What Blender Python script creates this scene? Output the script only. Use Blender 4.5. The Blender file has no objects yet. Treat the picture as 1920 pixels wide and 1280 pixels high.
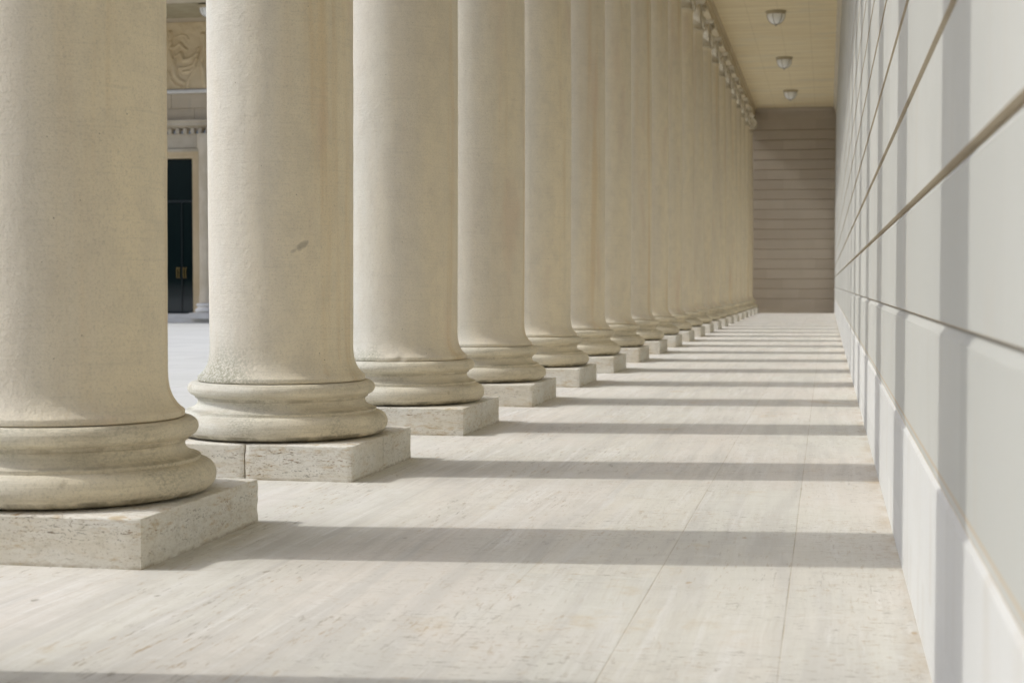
import bpy, bmesh, math, random
from mathutils import Vector, noise
PI = math.pi
R = math.radians
scene = bpy.context.scene
C = scene.collection

# ------------------------------------------------------------------ camera
CAM_Z = 1.217
cam_d = bpy.data.cameras.new("camera")
cam = bpy.data.objects.new("camera", cam_d)
C.objects.link(cam)
cam.location = (0, 0, CAM_Z)
cam.rotation_euler = (R(90 - 2.0958), 0, R(11.4335))
cam_d.lens = 54.683
cam_d.sensor_width = 36
cam_d.clip_end = 3000
cam_d.clip_start = 0.02
cam_d.dof.use_dof = True
cam_d.dof.focus_distance = 9.6
cam_d.dof.aperture_fstop = 3.6
scene.camera = cam

# ------------------------------------------------------------------ light
SUN_EL = R(42.0)
SLOPE = 0.120                                    # sunlight drifts this much along +Y for each metre of +X
world = bpy.data.worlds.new("World")
scene.world = world
world.use_nodes = True
wn, wl = world.node_tree.nodes, world.node_tree.links
sky = wn.new('ShaderNodeTexSky')
sky.sky_type = 'NISHITA'
sky.sun_disc = False
sky.sun_elevation = SUN_EL
sky.sun_rotation = math.atan2(-1, -SLOPE)
sky.dust_density = 10.0
sky.ozone_density = 8.3
wl.new(sky.outputs[0], wn['Background'].inputs[0])
wn['Background'].inputs[1].default_value = 0.15
sd = bpy.data.lights.new("sun", 'SUN')
sd.energy = 2.0
sd.angle = R(0.9)
sd.color = (1.0, 0.985, 0.94)
sun = bpy.data.objects.new("sun", sd)
C.objects.link(sun)
hd = Vector((1, SLOPE, 0)).normalized() * math.cos(SUN_EL)
sun.rotation_euler = Vector((hd.x, hd.y, -math.sin(SUN_EL))).to_track_quat('-Z', 'Y').to_euler()
sun.location = (-40, -5, 40)
scene.render.engine = 'CYCLES'
scene.cycles.max_bounces = 10
scene.cycles.diffuse_bounces = 8
scene.view_settings.view_transform = 'Standard'
scene.view_settings.look = 'None'
scene.view_settings.exposure = -0.10
scene.view_settings.gamma = 1.0

# ------------------------------------------------------------------ node helpers
class NT:
    def __init__(s, name, rough=0.75, spec=0.35):
        s.m = bpy.data.materials.new(name)
        s.m.use_nodes = True
        s.n, s.l = s.m.node_tree.nodes, s.m.node_tree.links
        s.b = s.n['Principled BSDF']
        s.b.inputs['Roughness'].default_value = rough
        s.b.inputs['Specular IOR Level'].default_value = spec
        s.geo = s.n.new('ShaderNodeNewGeometry')
        s.P = s.geo.outputs['Position']

    def put(s, sock, v):
        if isinstance(v, bpy.types.NodeSocket): s.l.new(v, sock)
        elif v is not None: sock.default_value = v

    def math(s, op, a, b=None, c=None, clamp=False):
        n = s.n.new('ShaderNodeMath'); n.operation = op; n.use_clamp = clamp
        for i, v in enumerate((a, b, c)):
            if v is not None: s.put(n.inputs[i], v)
        return n.outputs[0]

    def scaled(s, sc, off=(0, 0, 0), vec=None):
        n = s.n.new('ShaderNodeVectorMath'); n.operation = 'MULTIPLY_ADD'
        s.put(n.inputs[0], vec or s.P); n.inputs[1].default_value = sc; s.put(n.inputs[2], off)
        return n.outputs[0]

    def noise(s, sc=(1, 1, 1), scale=1.0, detail=4, rough=0.55, off=(0, 0, 0), vec=None, dist=0.0):
        n = s.n.new('ShaderNodeTexNoise')
        s.l.new(s.scaled(sc, off, vec), n.inputs['Vector'])
        n.inputs['Scale'].default_value = scale; n.inputs['Detail'].default_value = detail
        n.inputs['Roughness'].default_value = rough; n.inputs['Distortion'].default_value = dist
        return n.outputs['Fac']

    def voro(s, sc, scale=1.0, off=(0, 0, 0), vec=None, feature='F1'):
        n = s.n.new('ShaderNodeTexVoronoi'); n.feature = feature
        s.l.new(s.scaled(sc, off, vec), n.inputs['Vector'])
        n.inputs['Scale'].default_value = scale
        return n.outputs['Distance']

    def ramp(s, v, lo, hi, a=0.0, b=1.0):
        n = s.n.new('ShaderNodeMapRange'); n.interpolation_type = 'SMOOTHSTEP'
        s.put(n.inputs[0], v); s.put(n.inputs[1], lo); s.put(n.inputs[2], hi); n.inputs[3].default_value = a; n.inputs[4].default_value = b
        return n.outputs[0]

    def mix(s, f, a, b, mode='MIX'):
        n = s.n.new('ShaderNodeMix'); n.data_type = 'RGBA'; n.blend_type = mode
        s.put(n.inputs[0], f)
        s.put(n.inputs[6], a if isinstance(a, bpy.types.NodeSocket) else (*a, 1))
        s.put(n.inputs[7], b if isinstance(b, bpy.types.NodeSocket) else (*b, 1))
        return n.outputs[2]

    def xyz(s, vec=None):
        n = s.n.new('ShaderNodeSeparateXYZ'); s.l.new(vec or s.P, n.inputs[0])
        return n.outputs

    def comb(s, x, y, z):
        n = s.n.new('ShaderNodeCombineXYZ')
        for i, v in enumerate((x, y, z)): s.put(n.inputs[i], v)
        return n.outputs[0]

    def white(s, vec):
        n = s.n.new('ShaderNodeTexWhiteNoise'); n.noise_dimensions = '3D'; s.l.new(vec, n.inputs['Vector'])
        return n.outputs['Value'], n.outputs['Color']

    def bump(s, h, strength=0.3, dist=0.01):
        n = s.n.new('ShaderNodeBump'); n.inputs['Strength'].default_value = strength; n.inputs['Distance'].default_value = dist
        s.l.new(h, n.inputs['Height'])
        if s.b.inputs['Normal'].is_linked: s.l.new(s.b.inputs['Normal'].links[0].from_socket, n.inputs['Normal'])
        s.l.new(n.outputs[0], s.b.inputs['Normal'])

    def color(s, c): s.put(s.b.inputs['Base Color'], c if isinstance(c, bpy.types.NodeSocket) else (*c, 1)); return s.m

# ------------------------------------------------------------------ materials
def patina_bounce(t, lo=-0.10, hi=0.26):
    # court side grey; walkway side ochre skin with warm bounce light painted into colour
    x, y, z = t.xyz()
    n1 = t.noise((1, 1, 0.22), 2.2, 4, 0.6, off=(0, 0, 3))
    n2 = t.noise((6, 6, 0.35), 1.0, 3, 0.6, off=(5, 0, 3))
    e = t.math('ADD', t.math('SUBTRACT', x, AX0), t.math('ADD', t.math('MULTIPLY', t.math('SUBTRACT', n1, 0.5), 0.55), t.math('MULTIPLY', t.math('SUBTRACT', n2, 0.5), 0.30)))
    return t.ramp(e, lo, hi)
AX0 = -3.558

def mat_shaft(name, dirt=0.3, smudge=False):
    t = NT(name, 0.85, 0.25)
    x, y, z = t.xyz()
    big = t.noise((1.1, 1.1, 0.28), 1.3, 4, 0.5)
    c = t.mix(patina_bounce(t, -0.50, 0.50), (0.565, 0.556, 0.50), (0.805, 0.70, 0.505))
    c = t.mix(t.ramp(big, 0.38, 0.66, 0, 0.45), c, (0.66, 0.59, 0.48))
    med = t.noise((1, 1, 0.7), 7, 5, 0.65, off=(3, 1, 7))
    c = t.mix(t.ramp(med, 0.38, 0.72, 0, 0.28), c, (0.55, 0.49, 0.39))
    # ochre and rusty weather streaks running down the sheltered side
    st = t.noise((5.0, 5.0, 0.20), 1.0, 4, 0.6, off=(9, 2, 0))
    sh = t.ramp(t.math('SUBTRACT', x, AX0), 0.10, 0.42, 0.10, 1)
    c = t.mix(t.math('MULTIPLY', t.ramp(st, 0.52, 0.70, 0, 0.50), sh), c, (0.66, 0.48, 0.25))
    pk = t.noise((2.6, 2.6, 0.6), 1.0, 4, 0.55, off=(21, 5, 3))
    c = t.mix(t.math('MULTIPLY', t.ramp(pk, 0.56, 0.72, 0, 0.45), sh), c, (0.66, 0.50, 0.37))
    # grey-green soot bloom
    so = t.noise((1.6, 1.6, 0.9), 1.4, 5, 0.65, off=(1, 12, 3))
    c = t.mix(t.ramp(so, 0.54, 0.74, 0, 0.16), c, (0.46, 0.45, 0.39))
    # fine grain
    gr = t.noise((1, 1, 1), 85, 4, 0.75)
    c = t.mix(t.ramp(gr, 0.46, 0.76, 0, 0.42), c, (0.37, 0.34, 0.27))
    c = t.mix(t.ramp(gr, 0.24, 0.44, 0.22, 0), c, (0.80, 0.78, 0.70))
    lines = t.noise((3, 3, 75), 1.0, 3, 0.6)
    c = t.mix(t.ramp(lines, 0.52, 0.74, 0, 0.16), c, (0.42, 0.38, 0.30))
    pits = t.ramp(t.voro((1, 1, 1), 9, off=(2, 2, 2)), 0.02, 0.055)
    c = t.mix(t.ramp(pits, 0, 1, 0.6, 0), c, (0.20, 0.17, 0.12))
    # lichen and grime on the foot of the shaft
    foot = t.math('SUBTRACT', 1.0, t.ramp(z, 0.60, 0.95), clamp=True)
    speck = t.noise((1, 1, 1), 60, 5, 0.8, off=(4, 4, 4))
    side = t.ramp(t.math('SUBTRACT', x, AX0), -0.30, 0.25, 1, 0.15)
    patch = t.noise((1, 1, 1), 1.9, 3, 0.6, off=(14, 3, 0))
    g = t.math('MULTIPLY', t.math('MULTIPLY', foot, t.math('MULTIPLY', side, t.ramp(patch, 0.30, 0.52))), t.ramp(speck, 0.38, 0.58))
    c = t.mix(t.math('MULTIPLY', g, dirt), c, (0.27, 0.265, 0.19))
    if smudge:
        # grey hand-sized smear on this one shaft
        v = t.scaled((1, 1, 1), (3.283, -9.455, -1.459))
        dx, dy, zz = t.xyz(v)
        u = t.math('ADD', dx, dy)
        sl = t.math('SUBTRACT', zz, t.math('MULTIPLY', u, 0.40))
        n1 = t.noise((1, 1, 1), 34, 4, 0.65)
        nn = t.math('MULTIPLY', t.math('SUBTRACT', n1, 0.5), 1.5)
        d = t.math('ADD', t.math('ADD', t.math('POWER', t.math('MULTIPLY', t.math('SUBTRACT', u, 0.014), 16.0), 2), t.math('POWER', t.math('MULTIPLY', sl, 36.0), 2)), nn)
        d2 = t.math('ADD', t.math('ADD', t.math('POWER', t.math('MULTIPLY', t.math('ADD', u, 0.058), 26.0), 2), t.math('POWER', t.math('MULTIPLY', t.math('ADD', sl, 0.004), 75.0), 2)), nn)
        nearz = t.math('LESS_THAN', t.math('ABSOLUTE', t.math('SUBTRACT', dx, dy)), 0.4)
        m = t.math('MULTIPLY', t.math('MAXIMUM', t.ramp(d, 0.1, 1.3, 0.55, 0), t.ramp(d2, 0.1, 1.2, 0.35, 0)), nearz)
        c = t.mix(m, c, (0.24, 0.21, 0.17))
    t.color(c)
    t.bump(gr, 0.45, 0.006)
    t.bump(lines, 0.22, 0.006)
    t.bump(t.noise((1, 1, 1.3), 32, 4, 0.6, off=(7, 7, 7)), 0.35, 0.012)
    t.bump(med, 0.30, 0.02)
    t.bump(pits, 0.2, 0.004)
    return t.m

M = {}
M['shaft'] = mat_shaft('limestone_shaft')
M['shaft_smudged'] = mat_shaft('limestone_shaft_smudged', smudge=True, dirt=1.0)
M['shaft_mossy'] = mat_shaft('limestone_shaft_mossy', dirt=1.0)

def mat_base():
    t = NT('limestone_base', 0.85, 0.25)
    z = t.xyz()[2]
    c = t.mix(patina_bounce(t, -0.50, 0.60), (0.63, 0.618, 0.545), (0.79, 0.70, 0.515))
    c = t.mix(t.ramp(t.noise((1.2, 1.2, 1.2), 1.6, 4), 0.40, 0.66, 0, 0.5), c, (0.58, 0.525, 0.41))
    st = t.noise((2.0, 2.0, 17), 1.0, 6, 0.7)
    c = t.mix(t.ramp(st, 0.44, 0.70, 0, 0.45), c, (0.43, 0.365, 0.25))
    gr = t.noise((1, 1, 1), 80, 5, 0.8)
    c = t.mix(t.ramp(gr, 0.46, 0.74, 0, 0.5), c, (0.33, 0.30, 0.22))
    patch = t.noise((1, 1, 1), 3.1, 4, 0.6, off=(6, 3, 0))
    speck = t.noise((1, 1, 1.8), 50, 5, 0.8, off=(1, 4, 4))
    g = t.math('MULTIPLY', t.ramp(patch, 0.44, 0.66), t.ramp(speck, 0.42, 0.64))
    c = t.mix(t.math('MULTIPLY', g, 0.50), c, (0.27, 0.255, 0.175))
    blot = t.noise((1, 1, 1), 11, 5, 0.7, off=(3, 8, 1))
    c = t.mix(t.ramp(blot, 0.60, 0.72, 0, 0.45), c, (0.36, 0.29, 0.18))
    # grime lines in the joints of the mouldings
    for z0, z1, am in ((0.222, 0.268, 0.65), (0.398, 0.414, 0.35), (0.468, 0.492, 0.35), (0.572, 0.584, 0.2)):
        band = t.math('MULTIPLY', t.ramp(z, z0 - 0.006, z0, 0, 1), t.ramp(z, z1 - 0.012, z1, 1, 0))
        lg = t.math('MULTIPLY', band, t.ramp(t.noise((4, 4, 1), 1.8, 5, 0.65, off=(z0 * 50, 0, 0)), 0.36, 0.62))
        c = t.mix(t.math('MULTIPLY', lg, am), c, (0.16, 0.135, 0.085))
    lines = t.noise((2, 2, 95), 1.0, 3, 0.7)
    c = t.mix(t.ramp(lines, 0.50, 0.72, 0, 0.22), c, (0.38, 0.34, 0.26))
    t.color(c)
    t.bump(gr, 0.5, 0.006)
    t.bump(lines, 0.55, 0.008)
    t.bump(st, 0.4, 0.012)
    cr = t.ramp(t.voro((1, 1, 3), 18), 0.0, 0.12)
    t.bump(cr, 0.15, 0.005)
    return t.m
M['base'] = mat_base()

def mat_plinth():
    t = NT('travertine_plinth', 0.88, 0.2)
    x, y, z = t.xyz()
    c = t.mix(t.ramp(t.noise((1, 1, 3), 1.5, 4), 0.35, 0.66), (0.77, 0.745, 0.67), (0.70, 0.65, 0.54))
    mott = t.noise((1, 1, 2.2), 16, 5, 0.75, off=(1, 1, 1))
    c = t.mix(t.ramp(mott, 0.45, 0.70, 0, 0.45), c, (0.50, 0.45, 0.34))
    warpz = t.math('ADD', z, t.math('MULTIPLY', t.noise((1, 1, 0), 2.5, 3), 0.05))
    Q = t.comb(x, y, warpz)
    band = t.ramp(t.noise((1.0, 1.0, 15), 1.0, 3, 0.5, off=(3, 9, 1), vec=Q), 0.42, 0.60)
    wob = t.noise((1, 1, 1), 46, 4, 0.7)
    v1 = t.voro((0.6, 0.6, 1.15), 58, off=(1, 2, 3), vec=Q)
    h1 = t.math('ADD', v1, t.math('MULTIPLY', t.math('SUBTRACT', wob, 0.5), 0.9))
    pit1 = t.math('MULTIPLY', t.math('SUBTRACT', 1.0, t.ramp(h1, 0.06, 0.22), clamp=True), t.ramp(t.noise((1, 1, 1), 5, 3, off=(6, 0, 2)), 0.42, 0.60))
    v2 = t.noise((1, 1, 2.1), 52, 5, 0.8, off=(8, 1, 0), vec=Q)
    pit2 = t.math('MULTIPLY', t.ramp(v2, 0.575, 0.645), 0.9)
    v3 = t.noise((0.35, 0.35, 2.4), 42, 4, 0.7, off=(2, 5, 0), vec=Q)
    pit3 = t.math('MULTIPLY', t.ramp(v3, 0.60, 0.66), band)
    pit = t.math('MAXIMUM', t.math('MULTIPLY', t.math('MAXIMUM', pit1, pit2), t.ramp(band, 0, 1, 0.42, 1.0)), pit3, clamp=True)
    rust = t.ramp(t.noise((1.5, 1.5, 3), 2.0, 4, 0.6, off=(5, 5, 2)), 0.42, 0.58)
    pc = t.mix(rust, (0.24, 0.225, 0.185), (0.30, 0.17, 0.065))
    c = t.mix(t.math('MULTIPLY', pit, 0.92), c, pc)
    halo = t.math('MULTIPLY', t.ramp(t.noise((1.5, 1.5, 7), 6, 5, 0.75, off=(0, 7, 7)), 0.50, 0.66), rust)
    c = t.mix(t.math('MULTIPLY', halo, 0.62), c, (0.50, 0.36, 0.17))
    # dirt where the block meets the paving
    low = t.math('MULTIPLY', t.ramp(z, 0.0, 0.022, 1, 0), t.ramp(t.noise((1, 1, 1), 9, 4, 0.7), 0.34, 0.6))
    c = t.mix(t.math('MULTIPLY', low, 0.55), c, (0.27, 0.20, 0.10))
    t.color(c)
    gr = t.noise((1, 1, 1), 70, 5, 0.75)
    t.bump(gr, 0.5, 0.005)
    t.bump(mott, 0.25, 0.006)
    t.bump(t.math('SUBTRACT', 1.0, pit), 0.6, 0.007)
    return t.m
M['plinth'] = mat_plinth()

def mat_floor():
    t = NT('travertine_floor', 0.62, 0.35)
    x, y, z = t.xyz()
    W, L = 0.546, 2.35
    u = t.math('DIVIDE', t.math('ADD', x, 0.14 + 20 * W), W)
    ci = t.math('FLOOR', u)
    hs, _ = t.white(t.comb(ci, 3.0, 1.0))
    v = t.math('ADD', t.math('DIVIDE', t.math('ADD', y, 40), L), t.math('MULTIPLY', hs, 5.0))
    cj = t.math('FLOOR', v)
    idv, idc = t.white(t.comb(ci, cj, 7.0))
    fu = t.math('FRACT', u); fv = t.math('FRACT', v)
    du = t.math('MULTIPLY', t.math('MINIMUM', fu, t.math('SUBTRACT', 1, fu)), W)
    dv = t.math('MULTIPLY', t.math('MINIMUM', fv, t.math('SUBTRACT', 1, fv)), L)
    off = t.scaled((37, 91, 53), (0, 0, 0), idc)
    wv = t.n.new('ShaderNodeVectorMath'); wv.operation = 'ADD'
    t.l.new(t.P, wv.inputs[0]); t.l.new(off, wv.inputs[1]); Q = wv.outputs[0]
    warp = t.noise((0.8, 0.35, 1), 1.3, 3, 0.5, vec=Q)
    Q2n = t.n.new('ShaderNodeVectorMath'); Q2n.operation = 'ADD'
    t.l.new(Q, Q2n.inputs[0]); t.l.new(t.comb(t.math('MULTIPLY', warp, 0.16), 0.0, 0.0), Q2n.inputs[1]); Q = Q2n.outputs[0]
    Pw = t.comb(t.math('ADD', x, t.math('MULTIPLY', warp, 0.10)), y, z)
    c = t.mix(t.ramp(idv, 0.1, 0.9), (0.655, 0.63, 0.555), (0.635, 0.62, 0.555))
    pink = t.ramp(t.noise((0.9, 0.35, 1), 1.0, 3, off=(3, 1, 0)), 0.42, 0.62)
    c = t.mix(t.math('MULTIPLY', pink, 0.55), c, (0.675, 0.62, 0.56))
    # left two thirds of the walk: long straight grain; by the wall: cloudier cut
    calm = t.ramp(t.noise((0.9, 0.5, 1), 1.2, 3, off=(30, 0, 0)), 0.36, 0.62, 0.15, 1)
    left = t.math('MULTIPLY', t.ramp(x, -1.5, -0.4, 1, 0.5), calm)
    stv = t.noise((9, 0.45, 1), 1.0, 6, 0.65, vec=Q)
    c = t.mix(t.math('MULTIPLY', t.ramp(stv, 0.46, 0.64, 0, 0.65), left), c, (0.54, 0.515, 0.46))
    wide = t.noise((4.2, 0.30, 1), 1.0, 5, 0.6, vec=Pw, off=(40, 7, 0), dist=0.3)
    c = t.mix(t.ramp(wide, 0.50, 0.64, 0, 0.60), c, (0.545, 0.525, 0.48))
    c = t.mix(t.ramp(wide, 0.34, 0.46, 0.40, 0), c, (0.73, 0.715, 0.675))
    st2 = t.noise((17, 0.6, 1), 1.0, 5, 0.65, vec=Pw, off=(5, 5, 0))
    c = t.mix(t.math('MULTIPLY', t.ramp(st2, 0.52, 0.66, 0, 0.75), left), c, (0.76, 0.745, 0.705))
    fine = t.noise((75, 1.8, 1), 1.0, 5, 0.75, vec=Q)
    c = t.mix(t.math('MULTIPLY', t.ramp(fine, 0.50, 0.70, 0, 0.55), left), c, (0.50, 0.45, 0.37))
    c = t.mix(t.math('MULTIPLY', t.ramp(fine, 0.30, 0.46, 0.40, 0), left), c, (0.77, 0.755, 0.71))
    mot = t.noise((3.0, 5.5, 1), 1.6, 7, 0.72, off=(11, 4, 0), dist=0.8)
    c = t.mix(t.ramp(mot, 0.50, 0.68, 0, 0.55), c, (0.55, 0.525, 0.465))
    c = t.mix(t.ramp(mot, 0.30, 0.44, 0.35, 0), c, (0.74, 0.73, 0.69))
    # small elongated open pores: along the grain and some across it
    d1 = t.noise((46, 5.5, 1), 1.0, 4, 0.75, off=(4, 0, 0)); m1 = t.ramp(t.noise((1.9, 0.5, 1), 1.0, 4, off=(0, 6, 0)), 0.40, 0.58)
    p1 = t.math('MULTIPLY', t.math('MULTIPLY', t.ramp(d1, 0.575, 0.63), m1), t.ramp(x, -2.2, -0.6, 1, 0.5))
    d2 = t.noise((16, 40, 1), 1.0, 4, 0.75, off=(8, 3, 0)); m2 = t.ramp(t.noise((0.9, 1.1, 1), 1.0, 3, off=(2, 0, 0)), 0.38, 0.56)
    p2 = t.math('MULTIPLY', t.math('MULTIPLY', t.ramp(d2, 0.575, 0.63), m2), t.ramp(x, -2.4, -0.9, 0.3, 1))
    vd = t.voro((1, 0.55, 1), 3.6); sp = t.ramp(t.math('ADD', vd, t.math('MULTIPLY', t.noise((1, 1, 1), 40, 3), 0.08)), 0.07, 0.10, 1, 0)
    pores = t.math('MAXIMUM', t.math('MAXIMUM', p1, p2), sp)
    pc = t.mix(t.ramp(t.noise((1, 1, 1), 3.0, 2), 0.42, 0.58), (0.30, 0.27, 0.22), (0.43, 0.31, 0.17))
    c = t.mix(t.math('MULTIPLY', pores, 0.72), c, pc)
    # soft ochre stains
    oc = t.ramp(t.noise((1.3, 0.9, 1), 1.4, 6, 0.7, off=(7, 2, 1)), 0.60, 0.72)
    c = t.mix(t.math('MULTIPLY', oc, 0.42), c, (0.52, 0.40, 0.23))
    jm = t.ramp(du, 0.0006, 0.0036, 1, 0); jm2 = t.ramp(dv, 0.0008, 0.0042, 1, 0)
    broken = t.ramp(t.noise((1, 1, 1), 1.7, 5, 0.75), 0.42, 0.58, 0.40, 1)
    main = t.ramp(x, -0.9, -0.6, 0.35, 1)
    j = t.math('MULTIPLY', t.math('MAXIMUM', t.math('MULTIPLY', jm, main), t.math('MULTIPLY', jm2, 0.35)), broken)
    c = t.mix(t.math('MULTIPLY', j, 0.72), c, (0.38, 0.31, 0.20))
    # grime settled against the wall foot
    wl_ = t.math('MULTIPLY', t.ramp(x, 0.20, 0.33, 0, 1), t.ramp(t.noise((3, 1.2, 1), 2.0, 5, 0.7), 0.40, 0.62))
    c = t.mix(t.math('MULTIPLY', wl_, 0.45), c, (0.46, 0.36, 0.23))
    gr = t.noise((1, 1, 1), 70, 4, 0.75)
    c = t.mix(t.ramp(gr, 0.45, 0.75, 0, 0.22), c, (0.45, 0.42, 0.36))
    t.color(c)
    t.bump(gr, 0.15, 0.003)
    t.bump(fine, 0.10, 0.003)
    t.bump(t.math('SUBTRACT', 1.0, t.math('MAXIMUM', pores, j)), 0.45, 0.005)
    t.put(t.b.inputs['Roughness'], t.ramp(stv, 0.3, 0.7, 0.55, 0.75))
    return t.m
M['floor'] = mat_floor()

def mat_wall(name, a, b, vertical_axis='y', grime=(0.45, 0.40, 0.32), block=1.9, course=0.4465, z0=1.103, veins=True, stain=True, jw=0.003):
    t = NT(name, 0.72, 0.3)
    x, y, z = t.xyz()
    ax = y if vertical_axis == 'y' else x
    row = t.math('FLOOR', t.math('DIVIDE', t.math('SUBTRACT', z, z0), course))
    half = t.math('MULTIPLY', t.math('FRACT', t.math('MULTIPLY', row, 0.5)), 1.0)
    uu = t.math('ADD', t.math('DIVIDE', ax, block), t.math('ADD', half, 10.37))
    col = t.math('FLOOR', uu)
    idv, idc = t.white(t.comb(row, col, 2.0))
    fu = t.math('FRACT', uu)
    du = t.math('MULTIPLY', t.math('MINIMUM', fu, t.math('SUBTRACT', 1, fu)), block)
    c = t.mix(t.ramp(idv, 0.0, 1.0), a, b)
    cl = t.noise((1, 0.8, 1.0), 1.5, 4, 0.6)
    c = t.mix(t.ramp(cl, 0.4, 0.68, 0, 0.5), c, b)
    if veins:
        o2 = t.scaled((31, 17, 23), (0, 0, 0), idc)
        add = t.n.new('ShaderNodeVectorMath'); add.operation = 'ADD'
        t.l.new(t.P, add.inputs[0]); t.l.new(o2, add.inputs[1])
        vn = t.noise((5, 5, 0.7), 1.0, 5, 0.6, vec=add.outputs[0], dist=0.6)
        c = t.mix(t.ramp(vn, 0.52, 0.72, 0, 0.30), c, grime)
    gr = t.noise((1, 1, 1), 80, 4, 0.7)
    c = t.mix(t.ramp(gr, 0.35, 0.75, 0, 0.14), c, grime)
    j = t.ramp(du, jw * 0.2, jw, 1, 0)
    c = t.mix(t.math('MULTIPLY', j, 0.45), c, grime)
    if stain: fz = t.math('MULTIPLY', t.math('FRACT', t.math('DIVIDE', t.math('SUBTRACT', z, z0 - 0.010), course)), course)
    if stain: gm = t.math('MULTIPLY', t.math('LESS_THAN', fz, 0.0155), t.math('GREATER_THAN', fz, 0.0045))
    if stain: c = t.mix(t.math('MULTIPLY', gm, 0.80), c, (0.46, 0.37, 0.25))
    t.color(c)
    t.bump(gr, 0.3, 0.004)
    t.bump(t.noise((1, 1, 1), 3.5, 3), 0.12, 0.02)
    return t.m
M['wall'] = mat_wall('pale_marble_wall', (0.485, 0.487, 0.45), (0.43, 0.434, 0.40))
M['wall_base'] = mat_wall('white_marble_base', (0.605, 0.608, 0.585), (0.55, 0.553, 0.53), block=2.7, stain=False)
M['end_wall'] = mat_wall('end_wall_stone', (0.48, 0.42, 0.345), (0.43, 0.37, 0.30), 'x', block=1.35, course=0.424, z0=1.045, jw=0.012)
M['sky_block_wall'] = mat_wall('sky_block_dark', (0.27, 0.235, 0.19), (0.24, 0.21, 0.165), 'x', block=1.35, course=0.424, z0=1.045)  # kept dark so the unseen blocking wall dims the near columns
M['facade'] = mat_wall('facade_stone', (0.58, 0.49, 0.355), (0.52, 0.43, 0.30), 'x', block=1.3, stain=False)

def mat_plain(name, a, b, rough=0.8, scale=2.0, grain=60, bump=0.2, stretch=(1, 1, 1)):
    t = NT(name, rough, 0.3)
    c = t.mix(t.ramp(t.noise(stretch, scale, 4), 0.35, 0.66), a, b)
    gr = t.noise((1, 1, 1), grain, 4, 0.7)
    c = t.mix(t.ramp(gr, 0.35, 0.75, 0, 0.18), c, tuple(v * 0.6 for v in b))
    t.color(c)
    t.bump(gr, bump, 0.004)
    return t.m
M['trim'] = mat_plain('wall_moulding_stone', (0.60, 0.55, 0.44), (0.55, 0.49, 0.38))
M['entab'] = mat_plain('entablature_stone', (0.60, 0.51, 0.35), (0.54, 0.44, 0.28), stretch=(1, 0.3, 1))
M['capital'] = mat_plain('capital_stone', (0.66, 0.60, 0.47), (0.57, 0.50, 0.37), scale=5)
M['facade_trim'] = mat_plain('facade_trim_stone', (0.60, 0.53, 0.41), (0.52, 0.45, 0.33))
M['portico_ceiling'] = mat_plain('portico_ceiling_paint', (0.40, 0.35, 0.23), (0.35, 0.30, 0.19))
M['mortar'] = mat_plain('tan_mortar', (0.66, 0.58, 0.45), (0.50, 0.41, 0.28), scale=6)
M['relief'] = mat_plain('relief_stone', (0.68, 0.55, 0.35), (0.60, 0.47, 0.28), scale=1.2)
M['step'] = mat_plain('step_stone', (0.78, 0.765, 0.72), (0.70, 0.68, 0.63))
M['outside'] = mat_plain('ground_gravel', (0.30, 0.28, 0.24), (0.25, 0.23, 0.19), grain=20)

def mat_ceiling():
    t = NT('painted_ceiling', 0.8, 0.25)
    x, y, z = t.xyz()
    c = t.mix(t.ramp(t.noise((0.4, 3.2, 1), 1.0, 4, 0.6), 0.35, 0.65), (0.80, 0.69, 0.46), (0.73, 0.61, 0.39))
    wp = t.ramp(t.noise((0.6, 1.1, 1), 1.0, 3, off=(2, 9, 0)), 0.5, 0.68)
    c = t.mix(t.math('MULTIPLY', wp, 0.35), c, (0.60, 0.55, 0.44))
    fy = t.math('FRACT', t.math('DIVIDE', y, 1.0)); fx = t.math('FRACT', t.math('DIVIDE', t.math('ADD', x, 3.05), 0.84))
    dy = t.math('MINIMUM', fy, t.math('SUBTRACT', 1, fy)); dx = t.math('MINIMUM', fx, t.math('SUBTRACT', 1, fx))
    j = t.math('MAXIMUM', t.ramp(dy, 0.004, 0.02, 1, 0), t.ramp(dx, 0.004, 0.014, 1, 0))
    c = t.mix(t.math('MULTIPLY', j, 0.28), c, (0.36, 0.27, 0.13))
    t.color(c)
    return t.m
M['ceiling'] = mat_ceiling()

def mat_court():
    t = NT('court_paving', 0.8, 0.25)
    x, y, z = t.xyz()
    u = t.math('DIVIDE', y, 0.9); ci = t.math('FLOOR', u)
    v = t.math('ADD', t.math('DIVIDE', x, 1.4), t.math('MULTIPLY', ci, 0.5)); cj = t.math('FLOOR', v)
    idv, _ = t.white(t.comb(ci, cj, 1.0))
    c = t.mix(idv, (0.64, 0.63, 0.575), (0.58, 0.57, 0.52))
    c = t.mix(t.ramp(t.noise((0.5, 2.0, 1), 1.0, 5, 0.6), 0.45, 0.7, 0, 0.5), c, (0.69, 0.675, 0.64))
    fu = t.math('FRACT', u); fv = t.math('FRACT', v)
    d = t.math('MINIMUM', t.math('MINIMUM', fu, t.math('SUBTRACT', 1, fu)), t.math('MINIMUM', fv, t.math('SUBTRACT', 1, fv)))
    c = t.mix(t.ramp(d, 0.003, 0.012, 0.4, 0), c, (0.35, 0.33, 0.29))
    t.color(c)
    t.bump(t.noise((1, 1, 1), 60, 4), 0.2, 0.004)
    return t.m
M['court'] = mat_court()

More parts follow.
